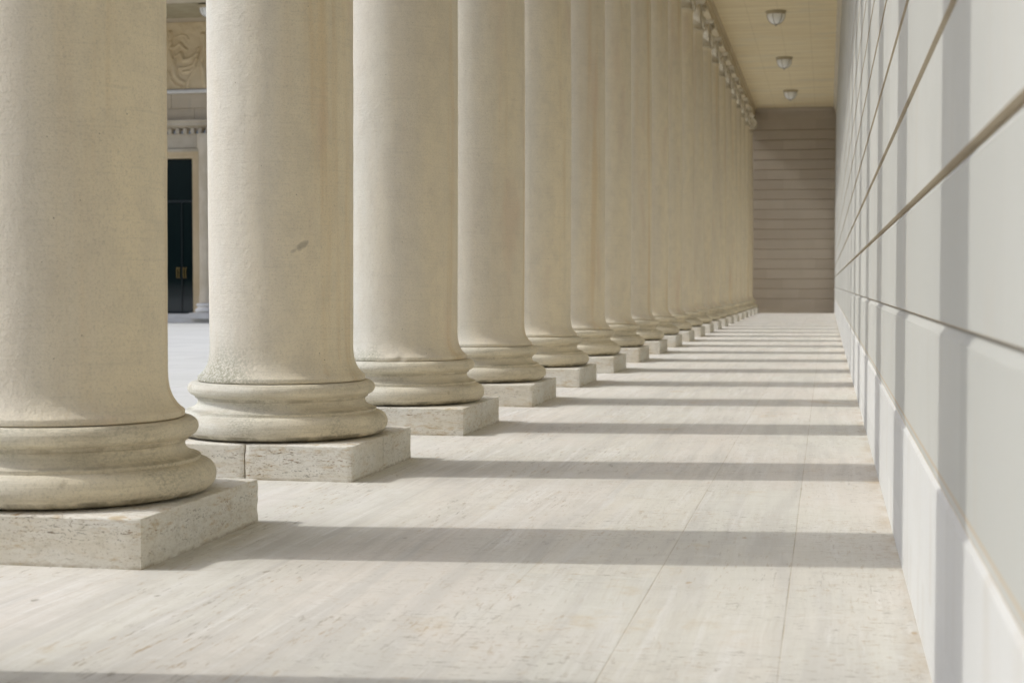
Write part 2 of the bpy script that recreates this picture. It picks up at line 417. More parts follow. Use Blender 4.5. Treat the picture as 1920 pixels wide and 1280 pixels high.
def simple(name, col, rough=0.5, metal=0.0, spec=0.5):
    t = NT(name, rough, spec)
    n = t.noise((1, 1, 1), 14, 3)
    t.color(t.mix(t.ramp(n, 0.3, 0.7, 0, 0.3), col, tuple(v * 0.8 for v in col)))
    t.b.inputs['Metallic'].default_value = metal
    return t.m
M['lamp_glass'] = simple('opal_glass', (0.90, 0.90, 0.87), 0.2)
M['lamp_metal'] = simple('painted_lamp_rim', (0.42, 0.35, 0.22), 0.5)
M['lamp_rib'] = simple('lamp_rib_metal', (0.25, 0.22, 0.16), 0.45)
M['door_glass'] = simple('dark_door_glass', (0.008, 0.017, 0.017), 0.04, spec=0.55)
M['door_metal'] = simple('dark_door_metal', (0.012, 0.018, 0.018), 0.3)
M['brass'] = simple('brass', (0.40, 0.28, 0.09), 0.35, 1.0)

# ------------------------------------------------------------------ mesh helpers
def obj(name, bm, m, parent=None, smooth=False, loc=None, angle=None):
    bmesh.ops.recalc_face_normals(bm, faces=bm.faces)
    me = bpy.data.meshes.new(name)
    bm.to_mesh(me); bm.free()
    me.materials.append(m)
    if smooth:
        for p in me.polygons: p.use_smooth = True
        me.set_sharp_from_angle(angle=R(angle or 40))
    o = bpy.data.objects.new(name, me)
    C.objects.link(o)
    if parent: o.parent = parent
    if loc: o.location = loc
    return o

def thing(name, label, cat, loc=(0, 0, 0), group=None):
    o = bpy.data.objects.new(name, None)
    C.objects.link(o)
    o.location = loc
    o.empty_display_size = 0.3
    o['label'] = label; o['category'] = cat; o['kind'] = 'thing'
    if group: o['group'] = group
    return o

def box(bm, x0, x1, y0, y1, z0, z1, bev=0.0):
    r = bmesh.ops.create_cube(bm, size=1.0)
    vs = r['verts']
    for v in vs:
        v.co = Vector(((x0 + x1) / 2 + v.co.x * (x1 - x0), (y0 + y1) / 2 + v.co.y * (y1 - y0), (z0 + z1) / 2 + v.co.z * (z1 - z0)))
    if bev:
        es = list({e for v in vs for e in v.link_edges})
        bmesh.ops.bevel(bm, geom=es, offset=bev, segments=2, affect='EDGES')

def lathe(bm, prof, seg, cx=0, cy=0, mod=None, cap=True):
    rings = []
    for (r, z) in prof:
        ring = []
        for i in range(seg):
            a = 2 * PI * i / seg
            rr = r if mod is None else mod(r, z, a)
            ring.append(bm.verts.new((cx + rr * math.cos(a), cy + rr * math.sin(a), z)))
        rings.append(ring)
    for a, b in zip(rings, rings[1:]):
        for i in range(seg):
            bm.faces.new((a[i], a[(i + 1) % seg], b[(i + 1) % seg], b[i]))
    if cap:
        bm.faces.new(rings[0][::-1]); bm.faces.new(rings[-1])

def tube(bm, pts, rad, seg=8, taper=None):
    rings = []
    n = len(pts)
    up = None
    for i, p in enumerate(pts):
        p = Vector(p)
        d = (Vector(pts[min(i + 1, n - 1)]) - Vector(pts[max(i - 1, 0)])).normalized()
        if up is None:
            up = Vector((0, 0, 1)) if abs(d.z) < 0.9 else Vector((1, 0, 0))
        u = (up - d * up.dot(d)).normalized(); w = d.cross(u); up = u
        r = rad if taper is None else taper(i / (n - 1)) * rad
        rings.append([bm.verts.new(p + (u * math.cos(2 * PI * k / seg) + w * math.sin(2 * PI * k / seg)) * r) for k in range(seg)])
    for a, b in zip(rings, rings[1:]):
        for i in range(seg):
            bm.faces.new((a[i], a[(i + 1) % seg], b[(i + 1) % seg], b[i]))
    bm.faces.new(rings[0][::-1]); bm.faces.new(rings[-1])

def extrude_profile(bm, prof, axis, a0, a1, n=1):
    # prof: closed polygon of (u, z); axis 'y' -> u is X, axis 'x' -> u is Y
    rings = []
    for k in range(n + 1):
        t = a0 + (a1 - a0) * k / n
        rings.append([bm.verts.new((u, t, z) if axis == 'y' else (t, u, z)) for (u, z) in prof])
    m = len(prof)
    for a, b in zip(rings, rings[1:]):
        for i in range(m):
            bm.faces.new((a[i], a[(i + 1) % m], b[(i + 1) % m], b[i]))
    bm.faces.new(rings[0][::-1]); bm.faces.new(rings[-1])

# ------------------------------------------------------------------ dimensions
SP = 3.0                      # column spacing
AX, AY = -3.558, 6.853        # axis of the nearest column that is in the picture
PW = 1.4026; PH = 0.222       # plinth
WX = 0.330                    # face of the long wall
YE = 67.75                    # face of the end wall
Y0 = -3.9
ZC = 8.744                    # ceiling
ZA = 8.33                     # underside of the architrave
JZ = [1.103 + 0.4465 * k for k in range(16)]     # long wall
JE = [1.045 + 0.424 * k for k in range(17)]      # end wall

# ------------------------------------------------------------------ ground, floor, court
def struct(o): o['kind'] = 'structure'; return o
bm = bmesh.new(); box(bm, -1500, 1500, -1500, 1500, -0.7, -0.5)
struct(obj('ground', bm, M['outside']))
bm = bmesh.new(); box(bm, -60, -4.62, -40, 90, -0.498, -0.02)
struct(obj('courtyard_paving', bm, M['court']))
bm = bmesh.new(); box(bm, -4.62, 1.2, -6.5, 69.0, -0.499, 0.0)
struct(obj('colonnade_floor', bm, M['floor']))

# ------------------------------------------------------------------ long wall
def wall_profile(face, back, z0, z1, joints, drop=0.036, deep=0.024, sign=1):
    p = [(face, z0)]
    for zj in joints:
        p += [(face, zj - drop), (face + sign * deep, zj - 0.003), (face + sign * deep, zj + 0.001), (face, zj + 0.005)]
    p += [(face, z1), (back, z1), (back, z0)]
    return p
w = thing('museum_wall', 'long pale marble wall on the right with level V grooves and bands of column shadow', 'wall', (WX, 30, 0))
bm = bmesh.new(); extrude_profile(bm, [(WX - 0.004, -0.01), (WX - 0.004, 0.598), (WX + 0.008, 0.612), (WX + 0.4, 0.612), (WX + 0.4, -0.01)], 'y', Y0 - 0.4, YE + 0.35)
o = obj('base_course', bm, M['wall_base'], None); o.parent = w; o.matrix_parent_inverse = w.matrix_world.inverted(); o['label'] = 'smoother white marble base course'
def under(o, p):
    o.parent = p
    o.location = o.location - p.location
    return o
o.matrix_parent_inverse.identity(); o.location = -w.location
bm = bmesh.new(); extrude_profile(bm, wall_profile(WX, WX + 0.4, 0.629, ZC + 0.2, JZ), 'y', Y0 - 0.4, YE + 0.35, 1)
under(obj('ashlar_face', bm, M['wall']), w)
bm = bmesh.new(); extrude_profile(bm, [(WX + 0.007, 0.6125), (WX + 0.001, 0.6285), (WX + 0.39, 0.6285), (WX + 0.39, 0.6125)], 'y', Y0, YE + 0.3)
under(obj('joint', bm, M['mortar']), w)
# crown moulding under the ceiling
def crown(u, s, zt=ZC):
    # u: wall face, s: +1/-1 direction out of the wall
    return [(u - s * 0.01, zt - 0.30), (u + s * 0.012, zt - 0.30), (u + s * 0.012, zt - 0.25), (u + s * 0.03, zt - 0.24), (u + s * 0.03, zt - 0.17),
            (u + s * 0.05, zt - 0.155), (u + s * 0.06, zt - 0.11), (u + s * 0.085, zt - 0.07), (u + s * 0.115, zt - 0.05), (u + s * 0.115, zt - 0.002), (u - s * 0.01, zt - 0.002)]
bm = bmesh.new(); extrude_profile(bm, crown(WX, -1), 'y', Y0 + 0.001, YE)
under(obj('crown_moulding', bm, M['trim']), w)

# ------------------------------------------------------------------ end wall
e = thing('end_wall', 'shaded grey-brown stone wall closing the far end of the colonnade', 'wall', (-1.6, YE, 0))
bm = bmesh.new(); box(bm, -4.62, WX - 0.001, YE - 0.012, YE + 0.4, 0, 0.56)
under(obj('base_course', bm, M['end_wall']), e)
bm = bmesh.new(); extrude_profile(bm, wall_profile(YE, YE + 0.4, 0.562, ZC + 0.15, [0.621] + JE, drop=0.04, deep=0.028), 'x', -4.62, WX - 0.002)
under(obj('ashlar_face', bm, M['end_wall']), e)
bm = bmesh.new(); extrude_profile(bm, crown(YE, -1), 'x', -3.05, WX - 0.13)
under(obj('crown_moulding', bm, M['end_wall']), e)

bk = thing('sky_block_wall', 'added dark wall behind the camera, out of view, blocking sky light', 'wall', (-1.6, Y0, 0))  # unseen wall added to block sky light from behind
bm = bmesh.new(); extrude_profile(bm, wall_profile(Y0, Y0 - 0.4, 0.0, ZC + 0.15, [0.621] + JE, drop=0.055, deep=0.045, sign=-1), 'x', -4.62, WX - 0.002)
under(obj('ashlar_face', bm, M['sky_block_wall']), bk)

# ------------------------------------------------------------------ ceiling and entablature
ce = thing('ceiling', 'ochre painted ceiling over the walkway with fine seams', 'ceiling', (-1.4, 30, ZC))
bm = bmesh.new(); box(bm, -3.05, WX - 0.001, Y0 + 0.001, YE - 0.001, ZC, ZC + 0.14)
under(obj('ceiling_panel', bm, M['ceiling']), ce)
bm = bmesh.new(); box(bm, -4.3, WX + 0.6, Y0 - 0.2, YE + 0.5, ZC + 1.06, ZC + 1.2)
under(obj('roof_slab', bm, M['step']), ce)
en = thing('entablature', 'long ochre stone beam carried by the row of columns', 'entablature', (AX, 30, ZA))
prof = [(-4.02, ZA), (-3.075, ZA), (-3.075, ZA + 0.17), (-3.055, ZA + 0.175), (-3.055, ZA + 0.335), (-3.03, ZA + 0.35), (-3.012, ZA + 0.38), (-3.012, ZA + 0.414),
        (-3.052, ZA + 0.414), (-3.052, ZA + 1.47), (-4.06, ZA + 1.47), (-4.06, ZA + 0.42), (-4.09, ZA + 0.40), (-4.04, ZA + 0.36), (-4.04, ZA + 0.18), (-4.02, ZA + 0.175)]
bm = bmesh.new(); extrude_profile(bm, prof, 'y', Y0 + 0.002, YE - 0.002)
under(obj('architrave', bm, M['entab']), en)
bm = bmesh.new(); extrude_profile(bm, [(-4.062, ZA + 1.02), (-4.2, ZA + 1.06), (-4.2, ZA + 1.12), (-4.45, ZA + 1.18), (-4.45, ZA + 1.32), (-4.52, ZA + 1.38), (-4.52, ZA + 1.45), (-4.062, ZA + 1.46)], 'y', Y0 + 0.002, YE - 0.002)
under(obj('cornice', bm, M['facade_trim']), en)

# ------------------------------------------------------------------ columns
def plinth_bm(seed, sub):
    bm = bmesh.new()
    h = PW / 2; g = 0.0006
    rnd = random.Random(seed)
    xs = [-h, 0.002 if seed % 2 == 0 else h, h]; ys = [-h, h] if seed == 1 else [-h, 0.0, h]
    if seed == 4: ys = [-h, -0.36, 0.0, 0.42, h]
    for i in range(len(xs) - 1):
        if xs[i + 1] - xs[i] < 0.01: continue
        for j in range(len(ys) - 1):
            b = bmesh.new()
            bmesh.ops.create_cube(b, size=1.0)
            bmesh.ops.subdivide_edges(b, edges=b.edges, cuts=sub, use_grid_fill=True)
            x0, x1 = xs[i] + (g if i else 0), xs[i + 1] - (g if xs[i + 1] < h - .01 else 0)
            y0, y1 = ys[j] + (g if j else 0), ys[j + 1] - (g if ys[j + 1] < h - .01 else 0)
            for v in b.verts:
                q = Vector((x0 + (v.co.x + .5) * (x1 - x0), y0 + (v.co.y + .5) * (y1 - y0), (v.co.z + .5) * PH))
                # worn, chipped arrises: pull edge vertices inward
                ex = [min(q.x - x0, x1 - q.x), min(q.y - y0, y1 - q.y), min(q.z + 1, PH - q.z)]
                near = sum(1 for d in ex if d < 1e-4)
                n1 = noise.noise(q * 9 + Vector((seed * 3.1, 0, 0))); n2 = noise.noise(q * 31 + Vector((0, seed * 7.7, 0)))
                if near >= 2:
                    amt = 0.0035 + 0.004 * max(0, n2) + (0.016 * max(0, n1 - 0.28) if near >= 2 else 0)
                    cx, cy, cz = (x0 + x1) / 2, (y0 + y1) / 2, PH / 2
                    if ex[0] < 1e-4: q.x += amt * (1 if q.x < cx else -1)
                    if ex[1] < 1e-4: q.y += amt * (1 if q.y < cy else -1)
                    if ex[2] < 1e-4: q.z -= amt * 0.8
                else:
                    q += Vector((n1, n2, 0)) * 0.0012
                v.co = q
            me = bpy.data.meshes.new('tmp'); b.to_mesh(me); b.free()
            bm.from_mesh(me); bpy.data.meshes.remove(me)
    return bm

def arc(cx, cz, rx, rz, a0, a1, n):
    return [(cx + rx * math.cos(R(a0 + (a1 - a0) * k / n)), cz + rz * math.sin(R(a0 + (a1 - a0) * k / n))) for k in range(n + 1)]
BASE = ([(0.30, 0.2225), (0.600, 0.2235), (0.628, 0.2315)] + arc(0.628, 0.305, 0.074, 0.0735, -82, 84, 14) +
        [(0.626, 0.381), (0.626, 0.398), (0.612, 0.402)] + [(0.590, 0.409), (0.572, 0.419), (0.559, 0.432), (0.553, 0.446), (0.553, 0.458), (0.557, 0.468)] +
        [(0.571, 0.475), (0.571, 0.489)] + arc(0.568, 0.536, 0.051, 0.046, -86, 88, 12) + [(0.40, 0.583)])
SHAFT = ([(0.40, 0.5845), (0.548, 0.5855), (0.553, 0.589), (0.553, 0.613), (0.549, 0.618), (0.535, 0.628), (0.520, 0.643), (0.505, 0.664), (0.492, 0.690), (0.482, 0.722), (0.476, 0.762), (0.4735, 0.82)] +
         [(0.4745, 1.05), (0.476, 1.4), (0.4785, 1.9), (0.480, 2.5), (0.4805, 3.1), (0.478, 3.7), (0.474, 4.3), (0.468, 5.0), (0.460, 5.7), (0.451, 6.4), (0.441, 7.0), (0.434, 7.4), (0.433, 7.52), (0.441, 7.575), (0.447, 7.585), (0.447, 7.615)])

def refine(prof, step):
    out = [prof[0]]
    for (r0, z0), (r1, z1) in zip(prof, prof[1:]):
        n = max(1, int(math.hypot(r1 - r0, z1 - z0) / step))
        out += [(r0 + (r1 - r0) * k / n, z0 + (z1 - z0) * k / n) for k in range(1, n + 1)]
    return out

def worn(seed, amp, chips=()):
    def f(r, z, a):
        q = Vector((math.cos(a) * 0.6, math.sin(a) * 0.6, z))
        r += amp * noise.noise(q * 7 + Vector((seed * 5.3, 1, 0))) + amp * 0.5 * noise.noise(q * 24 + Vector((0, seed * 2.9, 0)))
        for (ca, cz, wa, wz, dep) in chips:
            d = ((a - ca + PI) % (2 * PI) - PI) ** 2 / wa ** 2 + (z - cz) ** 2 / wz ** 2
            if d < 1: r -= dep * (1 - d) ** 0.5
        return r
    return f

def spiral(s, cy, cz, r0, x, turns=2.4, n=46):
    pts = []
    for k in range(n):
        t = k / (n - 1)
        a = PI / 2 + s * turns * 2 * PI * t
        r = r0 * math.exp(-2.0 * t)
        pts.append((x, cy + r * math.cos(a), cz + r * math.sin(a)))
    return pts

class Col: pass
def make_column(seed, near, label, smudge=False, chips=()):
    root = thing('column', label, 'column', (0, 0, 0), 'smooth limestone columns along the walkway')
    seg = 144 if near else 72
    obj('plinth', plinth_bm(seed, 22 if near else 7), M['plinth'], root)
    bm = bmesh.new(); lathe(bm, refine(BASE, 0.012 if near else 0.05), seg, mod=worn(seed, 0.0022, chips))
    obj('base', bm, M['base'], root, smooth=True, angle=50)
    bm = bmesh.new(); lathe(bm, refine(SHAFT, 0.02 if near == 9 else 0.22), seg, mod=worn(seed + 40, 0.0014, chips))
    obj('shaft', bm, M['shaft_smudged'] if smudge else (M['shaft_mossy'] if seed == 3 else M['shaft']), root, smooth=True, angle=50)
    # Ionic capital: echinus, then bolsters, volutes and abacus as its own pieces
    bm = bmesh.new()
    def egg(r, z, a):
        if 7.80 < z < 7.96: return r + 0.014 * abs(math.cos(12 * a))
        return r
    lathe(bm, [(0.43, 7.616), (0.455, 7.622), (0.466, 7.640), (0.455, 7.658), (0.436, 7.664), (0.434, 7.74), (0.445, 7.78), (0.475, 7.82), (0.505, 7.88), (0.515, 7.93), (0.505, 7.965), (0.44, 7.97), (0.42, 8.12)], 96, mod=egg)
    box(bm, -0.395, 0.395, -0.40, 0.40, 8.075, 8.205)
    cap = obj('capital', bm, M['capital'], root, smooth=True)
    for sy in (1, -1):
        bm = bmesh.new()
        pr = [(0.01, -0.37), (0.205, -0.37), (0.222, -0.36), (0.222, -0.345), (0.190, -0.315), (0.168, -0.27), (0.158, -0.20), (0.155, -0.115), (0.135, -0.105), (0.150, -0.09), (0.172, -0.07), (0.172, -0.03), (0.150, -0.015), (0.158, 0.0)]
        pr = pr + [(r, -z) for r, z in pr[-2::-1]]
        rings = []
        for (r, t) in pr:
            rings.append([bm.verts.new((t, sy * 0.385 + r * math.cos(2 * PI * k / 40), 8.005 + r * math.sin(2 * PI * k / 40))) for k in range(40)])
        for a, b in zip(rings, rings[1:]):
            for k in range(40): bm.faces.new((a[k], a[(k + 1) % 40], b[(k + 1) % 40], b[k]))
        obj('bolster', bm, M['capital'], cap, smooth=True)
        for sx in (1, -1):
            bm = bmesh.new()
            rings = []
            for (r, t) in ((0.0, 0.385), (0.19, 0.385), (0.19, 0.395), (0.205, 0.408), (0.222, 0.408), (0.232, 0.40), (0.232, 0.362), (0.0, 0.362)):
                if r == 0: rings.append([bm.verts.new((sx * t, sy * 0.385, 8.005))]); continue
                rings.append([bm.verts.new((sx * t, sy * 0.385 + r * math.cos(2 * PI * k / 44), 8.005 + r * math.sin(2 * PI * k / 44))) for k in range(44)])
            for a, b in zip(rings, rings[1:]):
                for k in range(44):
                    A = [a[0]] if len(a) == 1 else [a[k], a[(k + 1) % 44]]
                    B = [b[0]] if len(b) == 1 else [b[(k + 1) % 44], b[k]]
                    bm.faces.new(A + B)
            tube(bm, spiral(sy, sy * 0.385, 8.005, 0.20, sx * 0.388), 0.017, 6)
            bmesh.ops.create_uvsphere(bm, u_segments=12, v_segments=8, radius=0.036, matrix=__import__('mathutils').Matrix.Translation((sx * 0.392, sy * 0.385, 8.005)))
            obj('volute', bm, M['capital'], cap, smooth=True)
    for sx in (1, -1):
        bm = bmesh.new()
        pts = []
        for q in range(25):
            tt = -1 + q / 12
            pts.append((sx * (0.425 + 0.035 * (1 - tt * tt)), 0.385 * tt, 7.665 + 0.33 * abs(tt) ** 2.2))
        tube(bm, pts, 0.046, 8, taper=lambda v: 0.55 + 0.45 * math.sin(PI * v) + 0.16 * math.sin(v * 44))
        obj('garland', bm, M['capital'], cap, smooth=True)
        bm = bmesh.new()
        lathe(bm, [(0.01, -0.05), (0.05, -0.045), (0.085, -0.03), (0.10, 0.0), (0.085, 0.03), (0.05, 0.045), (0.01, 0.05)], 20, mod=lambda rr, z, a: rr * (1 + 0.22 * math.cos(5 * a)))
        for v in bm.verts: v.co = Vector((sx * (0.50 + v.co.z), v.co.x, 8.235 + v.co.y))
        obj('rosette', bm, M['capital'], cap, smooth=True)
    bm = bmesh.new()
    def sq(h, z, n=10):
        out = []
        for (ax, ay, bx, by) in ((-1, -1, 1, -1), (1, -1, 1, 1), (1, 1, -1, 1), (-1, 1, -1, -1)):
            for k in range(n):
                t = k / n; dip = 0.075 * math.sin(PI * t)
                x = (ax + (bx - ax) * t) * h; y = (ay + (by - ay) * t) * h
                if ax == bx: x -= ax * dip
                else: y -= ay * dip
                out.append(bm.verts.new((x, y, z)))
        return out
    rs = [sq(0.44, 8.206), sq(0.48, 8.222), sq(0.505, 8.255), sq(0.512, 8.262), sq(0.545, 8.266), sq(0.545, ZA - 0.003)]
    for a, b in zip(rs, rs[1:]):
        for k in range(40): bm.faces.new((a[k], a[(k + 1) % 40], b[(k + 1) % 40], b[k]))
    bm.faces.new(rs[0][::-1]); bm.faces.new(rs[-1])
    obj('abacus', bm, M['capital'], cap)
    return root

def children(o, pool):
    return [c for c in pool if c.parent == o]
def copy_tree(o, pool, parent=None):
    c = o.copy(); C.objects.link(c)
    if parent: c.parent = parent
    for ch in children(o, pool): copy_tree(ch, pool, c)
    return c

LAB = {
 0: 'column out of view on the left whose shadow crosses the bottom edge',
 1: 'nearest and widest column, cut by the left edge of the photo',
 2: 'second column in view, with a small grey smudge on its shaft',
 3: 'third column in view, with a chipped fillet at the foot of its shaft',
 4: 'fourth column in view, the first whose shaft is narrower than its visible plinth front is long, right behind the chipped one',
 5: 'fifth column in view, on the plinth cracked by upright joints',
}
ORD = {6: 'sixth', 7: 'seventh', 8: 'eighth', 9: 'ninth', 10: 'tenth', 11: 'eleventh', 12: 'twelfth', 13: 'thirteenth', 14: 'fourteenth', 15: 'fifteenth', 16: 'sixteenth', 17: 'seventeenth', 18: 'eighteenth'}
LAB[4] = 'fourth column in view, directly behind the one with the chipped fillet'
for k, v in ORD.items():
    LAB[k] = '%s limestone column in the receding row, counted from the left' % v
LAB[11] = 'eleventh column from the left, where the first volute capitals show at top'
LAB[19] = 'third from last limestone column before the shaded end wall'
LAB[20] = 'second from last limestone column before the shaded end wall'
LAB[21] = 'last and darkest column of the row, touching the shaded end wall'
chip_a = math.atan2(12.309 - 12.853, -3.427 + 3.558)
protos = {
    1: make_column(1, 9, LAB[1]),
    2: make_column(2, 9, LAB[2], smudge=True),
    3: make_column(3, 9, LAB[3], chips=[(chip_a % (2 * PI), 0.603, 0.05, 0.020, 0.022), ((chip_a - 0.10) % (2 * PI), 0.595, 0.03, 0.010, 0.010)]),
    5: make_column(4, 1, LAB[5]),
    6: make_column(7, 1, LAB[6]),
    7: make_column(6, 1, LAB[7]),
}
pool = list(C.objects)
for k in range(-1 + 1, 22):
    if k in protos: r = protos[k]
    else:
        src = protos[{0: 7, 4: 7}.get(k, 6 if k % 2 == 0 else 7)]
        r = copy_tree(src, pool)
        r['label'] = LAB[k]
    r.location = (AX, AY + SP * (k - 1), 0)
    if k == 21:                                   # the corner capital turns its volutes towards the end wall
        for ch in C.objects:
            if ch.parent == r and ch.name.startswith('capital'): ch.rotation_euler.z = PI / 2

# ------------------------------------------------------------------ ceiling lights
def make_light(label, loc, group='domed glass lights on the walkway ceiling', sc=1.0):
    r = thing('ceiling_light', label, 'ceiling light', loc, group)
    bm = bmesh.new()
    lathe(bm, [(0.10, -0.001), (0.285, -0.001), (0.290, -0.012), (0.270, -0.035), (0.262, -0.075), (0.250, -0.085), (0.10, -0.085)], 48)
    obj('rim', bm, M['lamp_metal'], r, smooth=True)
    bm = bmesh.new()
    pr = [(0.245 * math.cos(R(a)), -0.086 - 0.27 * math.sin(R(a))) for a in range(0, 88, 7)]
    lathe(bm, pr, 48, mod=lambda rr, z, a: rr * (1 - 0.045 * abs(math.sin(3 * a)) ** 0.5 + 0.02))
    gl = obj('glass_bowl', bm, M['lamp_glass'], r, smooth=True)
    for i in range(6):
        a = PI * i / 3 + 0.2
        bm = bmesh.new()
        tube(bm, [((0.254 * math.cos(R(t))) * math.cos(a), (0.254 * math.cos(R(t))) * math.sin(a), -0.086 - 0.278 * math.sin(R(t))) for t in range(0, 91, 9)], 0.0065, 6)
        obj('rib', bm, M['lamp_rib'], r)
    bm = bmesh.new(); lathe(bm, [(0.006, -0.405), (0.022, -0.395), (0.026, -0.378), (0.014, -0.362), (0.03, -0.352)], 16)
    obj('finial', bm, M['lamp_rib'], r, smooth=True)
    return r
lt = make_light('nearest domed opal glass light, highest of the three on the walkway ceiling', (-1.43, 43.85, ZC))
pool = list(C.objects)
for y, lab in ((52.75, 'middle domed opal glass light of the three on the walkway ceiling'), (61.7, 'farthest domed opal glass light, closest to the end wall')):
    c = copy_tree(lt, pool); c['label'] = lab; c.location = (-1.44, y, ZC)
c = copy_tree(lt, pool); c['label'] = 'small pale ceiling light beyond the court, half hidden by the second column'; c.location = (-19.12, 46.3, 9.95)

# ------------------------------------------------------------------ entrance portico across the court
FY = 48.55
f = thing('museum_facade', 'tan stone entrance front across the court, between the two nearest columns', 'building', (-24, FY, 0))
FX0, FX1 = -33.0, -18.6
D0, D1 = -23.0, -20.6                         # door opening
def fbox(name, m, *b, bev=0.0, parent=None):
    bm = bmesh.new(); box(bm, *b, bev=bev)
    return under(obj(name, bm, m), f) if parent is None else None
bm = bmesh.new()
box(bm, FX0, D0 - 0.2, FY, FY + 0.6, 0.25, 6.1); box(bm, D1 + 0.2, FX1, FY, FY + 0.6, 0.25, 6.1)
box(bm, FX0, FX1, FY + 0.0, FY + 0.6, 6.35, 10.0)
# ashlar courses above the cornice, blocks with sunk joints
for (z0, z1, sh) in ((6.63, 7.02, -0.02), (7.03, 7.50, 0.42)):
    x = FX0 + sh
    while x < FX1:
        box(bm, max(x, FX0) + 0.007, min(x + 1.25, FX1) - 0.007, FY - 0.03, FY + 0.01, z0 + 0.007, z1 - 0.006)
        x += 1.25
under(obj('stone_wall', bm, M['facade']), f)
bm = bmesh.new(); extrude_profile(bm, [(FY + 0.02, 6.36), (FY - 0.12, 6.36), (FY - 0.13, 6.40), (FY - 0.28, 6.44), (FY - 0.28, 6.53), (FY - 0.34, 6.58), (FY - 0.34, 6.62), (FY + 0.02, 6.63)], 'x', D0 - 1.4, D1 + 1.4)
under(obj('cornice', bm, M['facade_trim']), f)
x = D0 - 1.3
while x < D1 + 1.3:
    bm = bmesh.new(); box(bm, x, x + 0.13, FY - 0.20, FY + 0.0, 6.19, 6.355, bev=0.008); x += 0.265
    under(obj('dentil', bm, M['facade_trim']), f)
bm = bmesh.new(); box(bm, D0 - 1.2, D1 + 1.2, FY - 0.06, FY + 0.02, 5.72, 6.185); box(bm, D0 - 1.2, D1 + 1.2, FY - 0.11, FY + 0.02, 5.60, 5.70)
under(obj('frieze', bm, M['facade_trim']), f)
bm = bmesh.new(); extrude_profile(bm, [(FY + 0.02, 7.52), (FY - 0.05, 7.52), (FY - 0.11, 7.56), (FY - 0.11, 7.62), (FY - 0.03, 7.66), (FY + 0.02, 7.66)], 'x', FX0, FX1)
under(obj('string_course', bm, M['step']), f)
# door frame with two fasciae
bm = bmesh.new()
for (a, b, d) in ((0.0, 0.11, 0.05), (0.11, 0.24, 0.09)):
    box(bm, D1 + a, D1 + b, FY - d, FY + 0.25, 0.28, 5.39 + a); box(bm, D0 - b, D0 - a, FY - d, FY + 0.25, 0.28, 5.39 + a)
    box(bm, D0 - b, D1 + b, FY - d - 0.001, FY + 0.25, 5.39 + a, 5.39 + b - 0.002)
under(obj('door_frame', bm, M['relief']), f)
# glass doors
dr = under(thing('door', 'x', 'x', (0, FY + 0.2, 0)), f)
dr.name = 'door'
for kk in ('label', 'category', 'kind'): del dr[kk]
def dpart(name, m, *b):
    bm = bmesh.new(); box(bm, *b); o = obj(name, bm, m); o.parent = dr; o.location = (24, -FY - 0.0, 0); o.location = -(f.location + dr.location); return o
xs = [-22.99, -22.05, -21.09, -20.61]
for i in range(3):
    dpart('door_leaf', M['door_glass'], xs[i] + 0.012, xs[i + 1] - 0.012, FY + 0.20, FY + 0.22, 0.33, 3.95)
dpart('transom_glass', M['door_glass'], -22.99, -20.61, FY + 0.20, FY + 0.22, 4.02, 5.38)
bm = bmesh.new()
box(bm, -22.99, -20.61, FY + 0.17, FY + 0.24, 3.951, 4.019)
for x in (-22.05, -21.09): box(bm, x - 0.011, x + 0.011, FY + 0.17, FY + 0.24, 0.30, 3.95)
box(bm, -22.99, -20.61, FY + 0.16, FY + 0.25, 0.27, 0.329)
o = obj('frame', bm, M['door_metal']); o.parent = dr; o.location = -(f.location + dr.location)
for x in (-21.245, -21.165, -21.01, -20.93, -22.2, -22.12, -21.98, -21.90):
    bm = bmesh.new()
    tube(bm, [(x, FY + 0.19, 1.44), (x, FY + 0.12, 1.44), (x, FY + 0.11, 1.47), (x, FY + 0.11, 1.74), (x, FY + 0.12, 1.77), (x, FY + 0.19, 1.77)], 0.010, 8)
    o = obj('handle', bm, M['brass']); o.parent = dr; o.location = -(f.location + dr.location)
# dark hall behind the glass
bm = bmesh.new(); box(bm, D0 - 0.2, D1 + 0.2, FY + 0.40, FY + 0.59, 0.2, 6.2)
under(obj('dark_vestibule', bm, M['door_metal']), f)
# scroll brackets beside the door head
for x0 in (D1 + 0.30, D0 - 0.52):
    bm = bmesh.new()
    pts = [(FY + 0.0, 5.15), (FY - 0.06, 5.12), (FY - 0.13, 5.17), (FY - 0.14, 5.25), (FY - 0.10, 5.32), (FY - 0.09, 5.55), (FY - 0.14, 5.80), (FY - 0.22, 5.92), (FY - 0.27, 6.04), (FY - 0.25, 6.15), (FY - 0.18, 6.185), (FY + 0.0, 6.185)]
    extrude_profile(bm, pts, 'x', x0, x0 + 0.22)
    for q in range(3):
        box(bm, x0 + 0.03 + q * 0.065, x0 + 0.055 + q * 0.065, FY - 0.135, FY - 0.05, 5.28, 5.60)
    under(obj('scroll_bracket', bm, M['facade_trim']), f)
